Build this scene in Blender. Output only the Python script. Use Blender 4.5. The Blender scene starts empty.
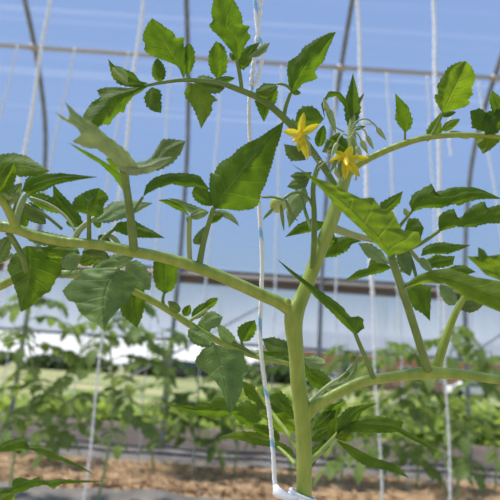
import bpy, math, random
from mathutils import Vector
random.seed(7)
S = bpy.context.scene
COL = S.collection
F = 520.0
CAM = Vector((0, 0, 0.74))
PITCH, ROLL = math.radians(13.5), math.radians(3.8)
FW = Vector((0, math.cos(PITCH), math.sin(PITCH)))
U0 = Vector((0, -math.sin(PITCH), math.cos(PITCH)))
R0 = Vector((1, 0, 0))
RT = R0*math.cos(ROLL) + U0*math.sin(ROLL)
UP = -R0*math.sin(ROLL) + U0*math.cos(ROLL)

def ray(px, py): return FW + RT*((px-250)/F) + UP*((250-py)/F)
def P(px, py, d): return CAM + ray(px, py)*d
def atY(px, py, Y):
    r = ray(px, py); return CAM + r*(Y/r.y)

# ------------------------------------------------------------------ objects
def tag(o, label, cat, group=None, kind=None):
    if label: o['label'] = label
    if cat: o['category'] = cat
    if group: o['group'] = group
    if kind: o['kind'] = kind
    return o
def empty(name, loc=(0, 0, 0), parent=None):
    o = bpy.data.objects.new(name, None); COL.objects.link(o); o.location = loc
    o.empty_display_size = 0.05
    if parent: o.parent = parent
    return o
class MB:
    def __init__(s): s.v = []; s.f = []; s.uv = {}
    def add(s, vs, fs, uvs=None):
        n = len(s.v); s.v += [Vector(v) for v in vs]
        if uvs:
            for i, t in enumerate(uvs): s.uv[n+i] = t
        s.f += [tuple(n+i for i in f) for f in fs]
    def box(s, c, d, rz=0):
        c = Vector(c); x, y, z = [k/2 for k in d]; ca, sa = math.cos(rz), math.sin(rz)
        vs = [c+Vector((i*x*ca-j*y*sa, i*x*sa+j*y*ca, k*z)) for i in (-1, 1) for j in (-1, 1) for k in (-1, 1)]
        s.add(vs, [(0, 1, 3, 2), (4, 6, 7, 5), (0, 4, 5, 1), (2, 3, 7, 6), (0, 2, 6, 4), (1, 5, 7, 3)])
    def tube(s, pts, rad, seg=8, caps=True):
        pts = [Vector(p) for p in pts]; n = len(pts)
        if not hasattr(rad, '__len__'): rad = [rad]*n
        T = [(pts[min(i+1, n-1)]-pts[max(i-1, 0)]).normalized() for i in range(n)]
        a = T[0].orthogonal().normalized(); vs = []
        for i in range(n):
            a = (a - T[i]*a.dot(T[i])).normalized(); b = T[i].cross(a)
            for k in range(seg):
                t = 2*math.pi*k/seg; vs.append(pts[i]+(a*math.cos(t)+b*math.sin(t))*rad[i])
        fs = [(i*seg+k, i*seg+(k+1) % seg, (i+1)*seg+(k+1) % seg, (i+1)*seg+k) for i in range(n-1) for k in range(seg)]
        if caps: fs += [tuple(range(seg))[::-1], tuple(range((n-1)*seg, n*seg))]
        s.add(vs, fs)
    def build(s, name, mat, parent=None, smooth=True):
        me = bpy.data.meshes.new(name); me.from_pydata(s.v, [], s.f); me.update()
        if s.uv:
            l = me.uv_layers.new(name='UVMap')
            for lp in me.loops: l.data[lp.index].uv = s.uv.get(lp.vertex_index, (0.1, 0.1))
        if smooth:
            for p in me.polygons: p.use_smooth = True
        o = bpy.data.objects.new(name, me); COL.objects.link(o)
        if mat: me.materials.append(mat)
        if parent:
            o.parent = parent
            w = Vector((0, 0, 0)); q = parent
            while q: w += Vector(q.location); q = q.parent
            if w.length: me.transform(__import__('mathutils').Matrix.Translation(-w))
        return o

def catmull(pts, n=6):
    out = []; m = len(pts)
    for i in range(m-1):
        p0, p1, p2, p3 = pts[max(i-1, 0)], pts[i], pts[i+1], pts[min(i+2, m-1)]
        for k in range(n):
            t = k/n
            out.append([0.5*((2*b)+(-a+c)*t+(2*a-5*b+4*c-d)*t*t+(-a+3*b-3*c+d)*t**3) for a, b, c, d in zip(p0, p1, p2, p3)])
    out.append(list(pts[-1])); return out

# ------------------------------------------------------------------ materials
def nodes(name):
    m = bpy.data.materials.new(name); m.use_nodes = True; nt = m.node_tree; nt.nodes.clear()
    return m, nt, (lambda t, **k: mk(nt, t, **k)), nt.links.new
def mk(nt, t, **k):
    n = nt.nodes.new(t)
    for a, b in k.items():
        if a.startswith('_'):
            key = a[1:].replace('_', ' ')
            n.inputs[int(key) if key.isdigit() else key].default_value = b
        else: setattr(n, a, b)
    return n
def ramp(nt, stops):
    r = nt.nodes.new('ShaderNodeValToRGB'); e = r.color_ramp.elements
    e[0].position, e[0].color = stops[0][0], (*stops[0][1], 1); e[1].position, e[1].color = stops[-1][0], (*stops[-1][1], 1)
    for p, c in stops[1:-1]:
        x = e.new(p); x.color = (*c, 1)
    return r
def simple(name, c, rough=.5, metal=0, c2=None, scale=20, bump=0, stretch=None, sheen=0, coord='Object', spec=.5):
    m, nt, N, L = nodes(name)
    b = N('ShaderNodeBsdfPrincipled', _Roughness=rough, _Metallic=metal)
    b.inputs['Specular IOR Level'].default_value = spec
    if sheen: b.inputs['Sheen Weight'].default_value = sheen
    o = N('ShaderNodeOutputMaterial'); L(b.outputs[0], o.inputs[0])
    b.inputs['Base Color'].default_value = (*c, 1)
    if c2 or bump:
        tc = N('ShaderNodeTexCoord'); mp = N('ShaderNodeMapping'); L(tc.outputs[coord], mp.inputs[0])
        if stretch: mp.inputs['Scale'].default_value = stretch
        nz = N('ShaderNodeTexNoise', _Scale=scale, _Detail=6.0); L(mp.outputs[0], nz.inputs['Vector'])
        if c2:
            r = ramp(nt, [(.35, c), (.65, c2)]); L(nz.outputs[0], r.inputs[0]); L(r.outputs[0], b.inputs['Base Color'])
        if bump:
            bp = N('ShaderNodeBump', _Strength=bump, _Distance=.01); L(nz.outputs[0], bp.inputs['Height']); L(bp.outputs[0], b.inputs['Normal'])
    return m
def leaf_mat(name, top, under, trans, vein=.35, tw=.5, rough=.45):
    m, nt, N, L = nodes(name)
    uv = N('ShaderNodeUVMap'); sp = N('ShaderNodeSeparateXYZ'); L(uv.outputs[0], sp.inputs[0])
    def M(op, a, b=None, c=None):
        n = N('ShaderNodeMath', operation=op)
        for i, x in enumerate((a, b, c)):
            if x is None: continue
            if isinstance(x, (int, float)): n.inputs[i].default_value = x
            else: L(x, n.inputs[i])
        return n.outputs[0]
    u = M('ABSOLUTE', M('SUBTRACT', M('MULTIPLY', sp.outputs[0], 2.0), 1.0))
    v = sp.outputs[1]
    mid = M('SUBTRACT', 1.0, M('MULTIPLY', u, 16.0)); mid = M('MAXIMUM', mid, 0.0)
    q = M('MULTIPLY', M('SUBTRACT', M('ADD', v, .05), M('MULTIPLY', M('POWER', u, .85), .22)), 7.0)
    fr = M('ABSOLUTE', M('SUBTRACT', M('FRACT', q), .5))
    lat = M('MAXIMUM', M('SUBTRACT', 1.0, M('MULTIPLY', fr, 11.0)), 0.0)
    lat = M('MULTIPLY', lat, M('SUBTRACT', 1.0, M('MULTIPLY', u, .6)))
    vn = M('MINIMUM', M('ADD', mid, M('MULTIPLY', lat, .6)), 1.0)
    tc = N('ShaderNodeTexCoord')
    nz = N('ShaderNodeTexNoise', _Scale=90.0, _Detail=4.0); L(tc.outputs['Object'], nz.inputs['Vector'])
    vo = N('ShaderNodeTexVoronoi', _Scale=420.0, feature='DISTANCE_TO_EDGE'); L(tc.outputs['Object'], vo.inputs['Vector'])
    geo = N('ShaderNodeNewGeometry')
    mx = N('ShaderNodeMixRGB'); mx.inputs[1].default_value = (*top, 1); mx.inputs[2].default_value = (*under, 1); L(geo.outputs['Backfacing'], mx.inputs[0])
    var = N('ShaderNodeMixRGB', blend_type='MULTIPLY'); var.inputs[0].default_value = .6; L(mx.outputs[0], var.inputs[1])
    rr = ramp(nt, [(.32, (.42, .5, .4)), (.68, (1.2, 1.15, 1.0))]); L(nz.outputs[0], rr.inputs[0]); L(rr.outputs[0], var.inputs[2])
    vm = N('ShaderNodeMixRGB'); vm.inputs[2].default_value = (.27, .38, .12, 1); L(M('MULTIPLY', vn, vein), vm.inputs[0]); L(var.outputs[0], vm.inputs[1])
    b = N('ShaderNodeBsdfPrincipled', _Roughness=rough); b.inputs['Specular IOR Level'].default_value = .3; L(vm.outputs[0], b.inputs['Base Color'])
    pass
    h = M('ADD', M('MULTIPLY', vn, -1.0), M('MULTIPLY', M('MINIMUM', M('MULTIPLY', vo.outputs[0], 300.0), 1.0), .25))
    bp = N('ShaderNodeBump', _Strength=.8, _Distance=.001); L(h, bp.inputs['Height']); L(bp.outputs[0], b.inputs['Normal'])
    tr = N('ShaderNodeBsdfTranslucent')
    tm = N('ShaderNodeMixRGB', blend_type='MULTIPLY'); tm.inputs[0].default_value = .6; tm.inputs[1].default_value = (*trans, 1); L(rr.outputs[0], tm.inputs[2])
    tv = N('ShaderNodeMixRGB'); tv.inputs[2].default_value = (min(trans[0]*1.7, 1), min(trans[1]*1.5, 1), trans[2]*2.5, 1); L(M('MULTIPLY', vn, .75), tv.inputs[0]); L(tm.outputs[0], tv.inputs[1])
    L(tv.outputs[0], tr.inputs[0]); L(bp.outputs[0], tr.inputs['Normal'])
    ms = N('ShaderNodeMixShader'); ms.inputs[0].default_value = tw; L(b.outputs[0], ms.inputs[1]); L(tr.outputs[0], ms.inputs[2])
    o = N('ShaderNodeOutputMaterial'); L(ms.outputs[0], o.inputs[0])
    return m
LF = leaf_mat('tomato_leaf', (.06, .125, .018), (.085, .155, .03), (.2, .35, .008), tw=.52, rough=.6)
LY = leaf_mat('young_and_sunlit_leaf', (.10, .18, .02), (.13, .2, .035), (.3, .46, .012), tw=.52, rough=.6)  # young yellow-green; also paints sun shining through some leaflets
LP = leaf_mat('pale_tomato_leaf', (.26, .37, .16), (.3, .4, .18), (.34, .5, .12), tw=.34, vein=.5, rough=.6)
LC = leaf_mat('grey_tomato_leaf', (.27, .37, .2), (.3, .4, .22), (.3, .42, .1), tw=.15, vein=.4, rough=.6)  # pale grey paints strong light on the close leaf's upper face
LG = leaf_mat('skylit_tomato_leaf', (.17, .27, .07), (.18, .26, .075), (.16, .28, .04), tw=.2, rough=.6)  # colour lightened to paint sky light on the broad hanging leaflets
LB = leaf_mat('row_plant_leaf', (.17, .25, .075), (.2, .28, .11), (.36, .5, .09), tw=.42, rough=.6)
STEM = simple('tomato_stem', (.23, .32, .035), .4, c2=(.35, .43, .075), scale=45, bump=.2, sheen=.08, stretch=(3, 3, .6))
STEMD = simple('tomato_petiole', (.11, .19, .03), .42, c2=(.17, .26, .05), scale=70, bump=.15, sheen=.08)
STEMP = simple('pale_hairy_stem', (.3, .38, .13), .5, c2=(.38, .45, .2), scale=80, sheen=.3)
STEMR = simple('row_plant_stem', (.3, .4, .16), .6)
PETAL = leaf_mat('tomato_petal', (.95, .78, .03), (.95, .78, .05), (1.0, .85, .06), vein=.0, tw=.4)
ANTH = simple('anther_yellow', (.95, .68, .02), .4)
FRUIT = simple('green_fruit_skin', (.42, .5, .13), .2, c2=(.52, .58, .22), scale=60)
HAIR = simple('plant_hair', (.75, .8, .62), .6)
STEEL = simple('galvanised_steel', (.19, .2, .21), .5, .3, c2=(.28, .29, .3), scale=12)
STEELL = simple('pale_galvanised_steel', (.52, .46, .42), .5, .2)
def twine_white(name, c):
    m, nt, N, L = nodes(name)
    d = N('ShaderNodeBsdfDiffuse'); d.inputs[0].default_value = (*c, 1); t = N('ShaderNodeBsdfTranslucent'); t.inputs[0].default_value = (*c, 1)
    ms = N('ShaderNodeMixShader'); ms.inputs[0].default_value = .08; L(d.outputs[0], ms.inputs[1]); L(t.outputs[0], ms.inputs[2])
    o = N('ShaderNodeOutputMaterial'); L(ms.outputs[0], o.inputs[0]); return m
TWINE = twine_white('white_twine', (.95, .96, .97))
TWINEF = twine_white('bluish_white_twine', (.85, .9, .95))  # slightly darker, bluer white for the far twines
WOOD = simple('hip_board_wood', (.12, .085, .06), .8, c2=(.2, .15, .11), scale=9, stretch=(.4, 1, 8))
BASEW = simple('baseboard_wood', (.6, .46, .34), .85, c2=(.75, .6, .46), scale=6, stretch=(.5, 1, 8))
FABRIC = simple('black_weed_fabric', (.14, .125, .11), .8, c2=(.25, .22, .19), scale=8, bump=.5)
HOSE = simple('black_hose', (.015, .015, .016), .4)
STRAWM = simple('straw', (.34, .2, .1), .85, c2=(.68, .47, .27), scale=14)

def clear_film(name, fac, tint, streak, folds=False):
    m, nt, N, L = nodes(name)
    tc = N('ShaderNodeTexCoord'); mp = N('ShaderNodeMapping'); L(tc.outputs['Object'], mp.inputs[0])
    mp.inputs['Scale'].default_value = (7, 1, .8) if folds else (.07, 1, 24)
    nz = N('ShaderNodeTexNoise', _Scale=1.0, _Detail=3.0, _Roughness=.6); nz.inputs['Distortion'].default_value = .15; L(mp.outputs[0], nz.inputs['Vector'])
    r = ramp(nt, [(.45, (fac,)*3), (.60, (fac+streak*.2,)*3), (.67, (fac+streak,)*3)]); L(nz.outputs[0], r.inputs[0])
    t = N('ShaderNodeBsdfTransparent'); t.inputs[0].default_value = (*tint, 1)
    tl = N('ShaderNodeBsdfTranslucent'); tl.inputs[0].default_value = (.85, .87, .92, 1)
    df = N('ShaderNodeBsdfDiffuse'); df.inputs[0].default_value = (.8, .82, .86, 1)
    a = N('ShaderNodeMixShader'); a.inputs[0].default_value = .35; L(tl.outputs[0], a.inputs[1]); L(df.outputs[0], a.inputs[2])
    ms = N('ShaderNodeMixShader'); L(r.outputs[0], ms.inputs[0]); L(t.outputs[0], ms.inputs[1]); L(a.outputs[0], ms.inputs[2])
    o = N('ShaderNodeOutputMaterial'); L(ms.outputs[0], o.inputs[0]); return m
FILM = clear_film('roof_film', .10, (.92, .94, .96), .13)
CURT = clear_film('side_curtain_film', .42, (.86, .88, .93), .3, folds=True)

# ------------------------------------------------------------------ greenhouse
YW = 5.2
prof = [(4.2, -.1), (4.2, 1.1), (4.19, 1.8), (4.08, 2.5), (3.86, 3.1), (3.38, 3.62), (2.75, 4.05), (1.9, 4.5), (1.0, 4.8), (0, 4.92)]
prof = catmull(prof, 4)
full = [(1.0+a, z) for a, z in prof] + [(1.0-a, z) for a, z in prof[::-1][1:]]
hx = [atY(8, 432, YW).x, atY(470, 464, YW).x]; sp = (hx[1]-hx[0])/3
hooplab = ['grey steel hoop rising at the far left edge', 'grey steel hoop standing left of the main tomato stem', 'grey steel hoop behind the yellow flowers', 'grey steel hoop curving up at the far right']
for i in range(-2, 6):
    m = MB(); x = hx[0]+sp*i
    m.tube([(x, y, z) for y, z in full], .023, 10)
    o = m.build('greenhouse_hoop', STEEL)
    if 0 <= i < 4: tag(o, hooplab[i], 'hoop', 'steel hoops of the tunnel')
    else: tag(o, 'grey steel hoop of the tunnel outside the photo, '+{-2: 'second beyond the left edge', -1: 'first beyond the left edge', 4: 'first beyond the right edge', 5: 'second beyond the right edge'}[i], 'hoop', 'steel hoops of the tunnel')
XA, XB = hx[0]-sp*2.3, hx[1]+sp*2.3
# roof film, a little outside the hoops
def profile_film(lst, off=.03):
    n = len(lst); out = []
    for i in range(n):
        a = Vector(lst[max(i-1, 0)]); b = Vector(lst[min(i+1, n-1)]); t = (b-a).normalized()
        out.append(Vector(lst[i])+Vector((t[1], -t[0]))*off)
    return out
pf = [p for p in profile_film(full) if p[1] > 1.66]
m = MB(); nx = 40
vs = [(XA+(XB-XA)*k/nx, p[0], p[1]+.0*k) for p in pf for k in range(nx+1)]
m.add(vs, [(i*(nx+1)+k, i*(nx+1)+k+1, (i+1)*(nx+1)+k+1, (i+1)*(nx+1)+k) for i in range(len(pf)-1) for k in range(nx)])
tag(m.build('ceiling', FILM), None, None, kind='structure')
# side curtains with soft folds
for nm, y0, sg in (('wall_back', YW+.05, 1), ('wall_front', -3.25, -1)):
    m = MB(); nx, nz = 340, 6; vs = []
    for j in range(nz+1):
        z = 1.03+(1.72-1.03)*j/nz
        for k in range(nx+1):
            x = XA+(XB-XA)*k/nx
            vs.append((x, y0+sg*(.012*math.sin(x*9+math.sin(x*2.3)*2)+.006*math.sin(x*31+z*3))*(1.2-j/nz), z))
    m.add(vs, [(j*(nx+1)+k, j*(nx+1)+k+1, (j+1)*(nx+1)+k+1, (j+1)*(nx+1)+k) for j in range(nz) for k in range(nx)])
    tag(m.build(nm, CURT), None, None, kind='structure')
# hip board, channel, roll-up tube, baseboard
m = MB(); m.box(((XA+XB)/2, YW+.045, 1.685), (XB-XA, .03, .15)); tag(m.build('trim_1', WOOD, smooth=False), None, None, kind='structure')
m = MB(); m.tube([(XA, YW+.01, 1.70), (XB, YW+.01, 1.70)], .019, 10)
tag(m.build('hip_rail', STEELL), 'pale metal rail running along the dark hip board', 'rail')
m = MB(); m.tube([(XA, YW+.05, 1.03), (XB, YW+.05, 1.03)], .016, 10)
tag(m.build('roll_up_tube', STEEL), 'thin grey tube along the bottom edge of the plastic side curtain', 'tube')
m = MB(); m.box(((XA+XB)/2, YW+.05, .09), (XB-XA, .04, .26)); tag(m.build('baseboard_back', BASEW, smooth=False), None, None, kind='structure')
# purlin
pa, pb = atY(0, 40, 4.36), atY(500, 78, 4.36)
zp = (pa.z+pb.z)/2
m = MB(); m.tube([(XA, 4.36, zp-.03), (XB, 4.36, zp-.03)], .019, 10)
pu = tag(m.build('purlin', STEELL), 'pale metal purlin crossing under the hoops below the blue sky', 'purlin')
for i in range(0, 4):
    m = MB(); x = hx[0]+sp*i; m.tube([(x-.035, 4.36, zp-.03), (x+.035, 4.36, zp-.03)], .032, 12); m.tube([(x, 4.36, zp-.06), (x, 4.36, zp+.03)], .014, 8)
    m.build('clamp', STEELL, pu)
# diagonal braces on the side wall
for (a, b, lab) in (((20, 436), (262, 306), 'thin grey diagonal brace sloping up behind the left row plants'), ((352, 432), (505, 332), 'thin grey diagonal brace sloping up at the lower right')):
    A, B = atY(*a, YW+.12), atY(*b, YW+.12)
    m = MB(); m.tube([A, B], .011, 8); tag(m.build('diagonal_brace', STEEL), lab, 'brace')

# ------------------------------------------------------------------ ground
def soil_mat():
    return simple('soil', (.34, .25, .17), .95, c2=(.52, .4, .28), scale=5, bump=.8)
m = MB(); n = 60; vs = []
for j in range(n+1):
    for k in range(n+1):
        x = XA+(XB-XA)*k/n; y = -3.3+(8.5)*j/n
        vs.append((x, y, .012*math.sin(x*5+y*3)*math.sin(y*4)))
m.add(vs, [(j*(n+1)+k, j*(n+1)+k+1, (j+1)*(n+1)+k+1, (j+1)*(n+1)+k) for j in range(n) for k in range(n)])
tag(m.build('floor', soil_mat()), None, None, kind='structure')
def grass_mat():
    m, nt, N, L = nodes('outdoor_grass')
    tc = N('ShaderNodeTexCoord'); mp = N('ShaderNodeMapping'); L(tc.outputs['Object'], mp.inputs[0]); mp.inputs['Scale'].default_value = (.25, 1, 1)
    nz = N('ShaderNodeTexNoise', _Scale=.35, _Detail=8.0); L(mp.outputs[0], nz.inputs['Vector'])
    r = ramp(nt, [(.35, (.16, .22, .06)), (.5, (.30, .31, .12)), (.65, (.46, .40, .2))]); L(nz.outputs[0], r.inputs[0])
    b = N('ShaderNodeBsdfPrincipled', _Roughness=.95); L(r.outputs[0], b.inputs['Base Color'])
    o = N('ShaderNodeOutputMaterial'); L(b.outputs[0], o.inputs[0]); return m
m = MB(); m.add([(-200, YW+.05, -.06), (200, YW+.05, -.06), (200, 400, -.06), (-200, 400, -.06)], [(0, 1, 2, 3)])
m.add([(-200, -300, -.06), (200, -300, -.06), (200, YW+.05, -.06), (-200, YW+.05, -.06)], [(0, 1, 2, 3)])
tag(m.build('ground', grass_mat()), None, None, kind='structure')

def cloth_strip(name, y0, y1, mat, label, cat, amp=.02, z0=.02, kind=None):
    m = MB(); nx, ny = 220, 14; vs = []
    for j in range(ny+1):
        for k in range(nx+1):
            x = -6+12*k/nx; t = j/ny
            vs.append((x, y0+(y1-y0)*t+.02*math.sin(x*3), z0+amp*(math.sin(x*7+t*5)+math.sin(x*2.9-t*9)+1.2*math.sin(x*17+t*3)*.5)*.5+amp))
    m.add(vs, [(j*(nx+1)+k, j*(nx+1)+k+1, (j+1)*(nx+1)+k+1, (j+1)*(nx+1)+k) for j in range(ny) for k in range(nx)])
    return tag(m.build(name, mat), label, cat, kind=kind)
cloth_strip('weed_fabric', 2.6, 3.28, FABRIC, 'grey black weed fabric strip on the near side of the straw bed', 'fabric')
cloth_strip('weed_fabric', 4.2, 4.95, FABRIC, 'grey black weed fabric strip between the straw bed and baseboard', 'fabric', amp=.03)
# straw mulch: uncountable
m = MB(); R = random.Random(3)
for i in range(9500):
    x = R.uniform(-4.9, 4.9); y = R.uniform(3.36, 4.12); z = .03+R.random()*.05; a = R.uniform(0, math.pi); l = R.uniform(.03, .09); w = R.uniform(.003, .007)
    d = Vector((math.cos(a), math.sin(a), R.uniform(-.3, .3)))*l; q = Vector((-math.sin(a), math.cos(a), 0))*w; c = Vector((x, y, z))
    h = Vector((0, 0, w))
    m.add([c-d-q, c-d+q, c-d+h, c+d-q, c+d+q, c+d+h], [(0, 1, 4, 3), (1, 2, 5, 4), (2, 0, 3, 5), (0, 2, 1), (3, 4, 5)])
vs = []
for j in range(9):
    for k in range(101):
        x = -5+10*k/100; t = j/8; vs.append((x, 3.32+.82*t, .02+.045*math.sin(t*math.pi)+.01*math.sin(x*9+t*7)))
m.add(vs, [(j*101+k, j*101+k+1, (j+1)*101+k+1, (j+1)*101+k) for j in range(8) for k in range(100)])
tag(m.build('straw_mulch', STRAWM, smooth=False), 'golden brown straw mulch covering the bed under the row plants', 'straw', kind='stuff')
for y, lab in ((4.42, 'thin black drip hose lying at the far edge of the straw bed'), (4.75, 'thin black drip hose lying nearer the wooden baseboard')):
    m = MB(); m.tube([(x*.2, y+.015*math.sin(x*.9), .085+.008*math.sin(x*1.7)) for x in range(-28, 29)], .011, 8)
    tag(m.build('drip_hose', HOSE), lab, 'hose')

# ------------------------------------------------------------------ traced leaf builder
def resample(pts, n):
    pts = [Vector(p) for p in pts]; d = [0]
    for a, b in zip(pts, pts[1:]): d.append(d[-1]+(b-a).length)
    out = []; j = 0
    for i in range(n+1):
        t = d[-1]*i/n
        while j < len(pts)-2 and d[j+1] < t: j += 1
        s = (t-d[j])/max(d[j+1]-d[j], 1e-9); out.append(pts[j].lerp(pts[j+1], min(max(s, 0), 1)))
    return out
LR = random.Random(11)
def leaf(L, R, d0, d1, mat=None, parent=None, M=None, kl=.45, kr=.15, under=True, arch=0.0, n=44, teeth=1.7, label=None, name='leaflet'):
    mat = mat or LF
    nc = 5
    if M is None:
        a, b = resample(L, 8), resample(R, 8); M = [(p+q)/2 for p, q in zip(a, b)]; M = [tuple(x) for x in M]
    Mr = resample(catmull([tuple(p) for p in M], 6), n); A, B = resample(L, n), resample(R, n)
    cnt = max(5, int(sum((A[i+1]-A[i]).length for i in range(n))/7))
    vs = []; uv = []; ph = LR.random()*6
    for i in range(n+1):
        s = i/n
        row = []
        for side, E, k in ((-1, A, kl), (1, B, kr)):
            e = E[i]; w = e-Mr[i]; wl = w.length
            tt = (s*cnt*1.6+(.3 if side > 0 else 0)) % 1.0
            if wl > 3: e = e + w/wl*teeth*(tt-.45) * min(1, wl/8)
            row.append((side, e, k))
        cols = []
        for c in range(-nc, nc+1):
            u = c/nc; side, e, k = row[0] if c < 0 else row[1]
            p = Mr[i].lerp(e, abs(u)); d = d0+(d1-d0)*s+arch*4*s*(1-s)
            wm = (e-Mr[i]).length*d/F
            d += k*wm*abs(u) + .35*wm*k*u*u*.5
            d += .0006*math.sin(s*cnt*2.6-abs(u)*2+ph)*abs(u)*min(1, wm/.012) + .0008*math.sin(u*7+s*5+ph)*min(1, wm/.012)
            cols.append(P(p[0], p[1], d)); uv.append((u*.5+.5, s))
        vs += cols
    W = 2*nc+1
    fs = [(i*W+k, i*W+k+1, (i+1)*W+k+1, (i+1)*W+k) for i in range(n) for k in range(W-1)]
    i = n//2*W+nc
    nrm = (vs[i+1]-vs[i-1]).cross(vs[i+W]-vs[i-W]); facing = nrm.dot(CAM-vs[i]) > 0
    if facing == under: fs = [f[::-1] for f in fs]
    m = MB(); m.add(vs, fs, uv)
    o = m.build(name, mat, parent)
    if label: o['label'] = label
    return o
def oval(base, tip, w, bend=0.0, wide=.4, n=12, lob=0):
    b, t = Vector(base), Vector(tip); ax = t-b; ln = ax.length; q = Vector((ax.y, -ax.x)).normalized()
    L, R, M = [], [], []
    for i in range(n+1):
        s = i/n; h = w/2*(s**.55)*((1-s)**.8)/((wide**.55)*((1-wide)**.8))
        h *= 1+lob*math.sin(s*15)
        c = b+ax*s+q*bend*4*s*(1-s); L.append(tuple(c+q*h)); R.append(tuple(c-q*h)); M.append(tuple(c))
    return L, R, M
def ol(base, tip, w, d0, d1, mat=None, parent=None, bend=0, wide=.4, lob=0, **k):
    L, R, M = oval(base, tip, w, bend, wide, lob=lob); return leaf(L, R, d0, d1, mat, parent, M, **k)
def stalk(pts, mat=None, parent=None, name='stalk', seg=12, sm=6, mb=None):
    q = catmull([list(p) for p in pts], sm)
    m = mb or MB(); m.tube([P(a[0], a[1], a[2]) for a in q], [max(a[3], .3)/2*a[2]/F for a in q], seg)
    if mb: return None
    return m.build(name, mat or STEM, parent)

PL = empty('tomato_plant', (P(303, 500, .4).x, P(303, 500, .4).y, 0.02))
tag(PL, 'large green tomato plant with yellow flowers, sharp in the foreground', 'tomato plant')
# main stem and its fork down to the soil
base = Vector((PL.location.x, PL.location.y, 0.0))
m = MB()
low = [P(303, 520, .402), P(304, 500, .40)]
q = catmull([(304, 500, .40, 15.5), (304, 450, .40, 15.5), (302, 412, .40, 17), (298, 380, .40, 15.5), (296, 350, .40, 15.5), (293.5, 328, .40, 18), (295, 312, .401, 19), (302, 297, .403, 14.5), (311, 274, .405, 14), (320, 250, .408, 14), (331, 222, .411, 14), (340, 195, .415, 13), (347, 172, .42, 11), (352, 152, .425, 9), (352, 125, .43, 7), (354, 105, .435, 3)], 7)
pts = [P(a[0], a[1], a[2]) for a in q]; rad = [a[3]/2*a[2]/F for a in q]
down = [[*base, 0], [*(base.lerp(pts[0], .5)+Vector((.006, .004, 0))), 0]]
pts = [Vector(base), base.lerp(pts[0], .3)+Vector((.005, .003, 0)), base.lerp(pts[0], .65)+Vector((.006, .0, 0))] + pts; rad = [.0085, .008, .0072]+rad
# ridged cross section for the stem
m.tube(pts, rad, 20)
STM = m.build('main_stem', STEM, PL)
stalk([(292, 312, .40, 13), (280, 303, .399, 13), (262, 295, .397, 12), (240, 285, .393, 12), (210, 272, .388, 11.5), (170, 259, .383, 11), (130, 251, .378, 11), (100, 245, .374, 10), (60, 241, .37, 10), (30, 234, .366, 10), (12, 228, .364, 11), (-30, 222, .36, 12)], STEM, PL, 'side_shoot', 16)
ol((284, 302), (289, 300), 4, .395, .392, LY, PL, n=10)
ball = MB(); stalk([(288, 306, .394, 3), (288, 303, .393, 7), (287, 300, .393, 6), (286, 298, .393, 2)], mb=ball); ball.build('axil_bud', STEM, PL)
stalk([(303, 420, .40, 13), (312, 409, .398, 12), (325, 400, .396, 10.5), (345, 389, .394, 10), (362, 382, .391, 11), (378, 379, .389, 10), (405, 375, .386, 10.5), (430, 373, .383, 13), (455, 374, .38, 10), (480, 377, .378, 9.5), (530, 384, .374, 9)], STEM, PL, 'side_shoot', 16)
stalk([(-30, 297, .41, 9), (0, 286, .41, 9), (20, 277, .41, 8), (45, 274, .41, 8), (75, 275, .41, 8), (105, 281, .412, 7.5), (135, 292, .414, 7), (165, 308, .417, 7), (200, 331, .42, 7), (235, 349, .424, 6), (262, 358, .428, 5), (295, 365, .42, 4)], STEM, PL, 'side_shoot', 14)

# ---- arching leaf, top left
A = stalk([(338, 190, .42, 6), (322, 165, .425, 6.5), (303, 139, .42, 7), (283, 117, .412, 7), (262, 100, .405, 6.5), (240, 90, .398, 6), (215, 82, .39, 5), (185, 80, .384, 4), (160, 83, .38, 3.3), (144, 86, .376, 3)], STEMD, PL, 'compound_leaf')
def st(pts, parent, mat=None): return stalk(pts, mat or STEMD, parent, 'petiolule', 8, 4)
leaf([(147,84),(138,84),(130,88),(118,87),(108,87),(97,90),(99,95),(101,97),(92,102),(85,111),(83,119),(90,126)], [(147,87),(141,92),(134,96),(129,101),(126,105),(124,113),(120,112),(114,118),(109,125),(104,124),(97,128),(90,126)], .376, .36, LF, A, kl=.5, kr=.5)
leaf([(143,87),(128,87),(118,84),(112,77),(110,68),(108,59)], [(148,83),(140,81),(134,73),(125,69),(117,66),(112,65),(108,59)], .376, .365, LF, A, M=[(145,85),(134,79),(121,71),(114,65),(108,59)], kl=-.6, kr=.5)
ol((113,67),(127,85),12,.362,.366,LP,A,bend=2,under=True,n=24)
ol((160,82),(157,58),14,.38,.372,LF,A,bend=0)
leaf([(152,87),(146,92),(144,98),(146,106),(152,111),(161,113)], [(152,87),(160,90),(162,95),(161,100),(162,107),(161,113)], .379, .37, LF, A)
leaf([(184,80),(181,70),(176,65),(168,62),(158,58),(150,55),(144,50),(145,45),(143,40),(143,34),(146,26),(152,18)], [(184,80),(186,70),(187,58),(184,46),(184,37),(176,38),(173,32),(167,28),(160,23),(152,18)], .384, .37, LF, A, M=[(184,80),(178,66),(168,48),(158,31),(152,18)], kl=.5, kr=.3, label='broad coarse toothed leaflet pointing up left')
leaf([(187,76),(182,68),(182,58),(184,48),(188,43)], [(187,76),(192,70),(195,62),(195,52),(192,45),(188,43)], .386, .38, LF, A)
st([(190,80,.385,3),(186,72,.385,3)], A)
leaf([(217,79),(211,72),(208,62),(209,52),(216,41)], [(217,79),(226,73),(228,62),(226,50),(222,44),(216,41)], .39, .378, LF, A)
leaf([(190,83),(184,92),(185,97),(190,103),(195,112),(199,122),(201,129)], [(192,83),(205,87),(213,96),(218,100),(212,103),(212,111),(206,120),(201,129)], .386, .376, LY, A)
leaf([(193,82),(200,75),(210,76),(218,82),(225,88)], [(193,82),(203,90),(212,94),(220,93),(225,88)], .392, .396, LG, A, under=False)
st([(242,91,.398,4),(240,76,.394,4),(237,60,.388,4)], A)
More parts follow.
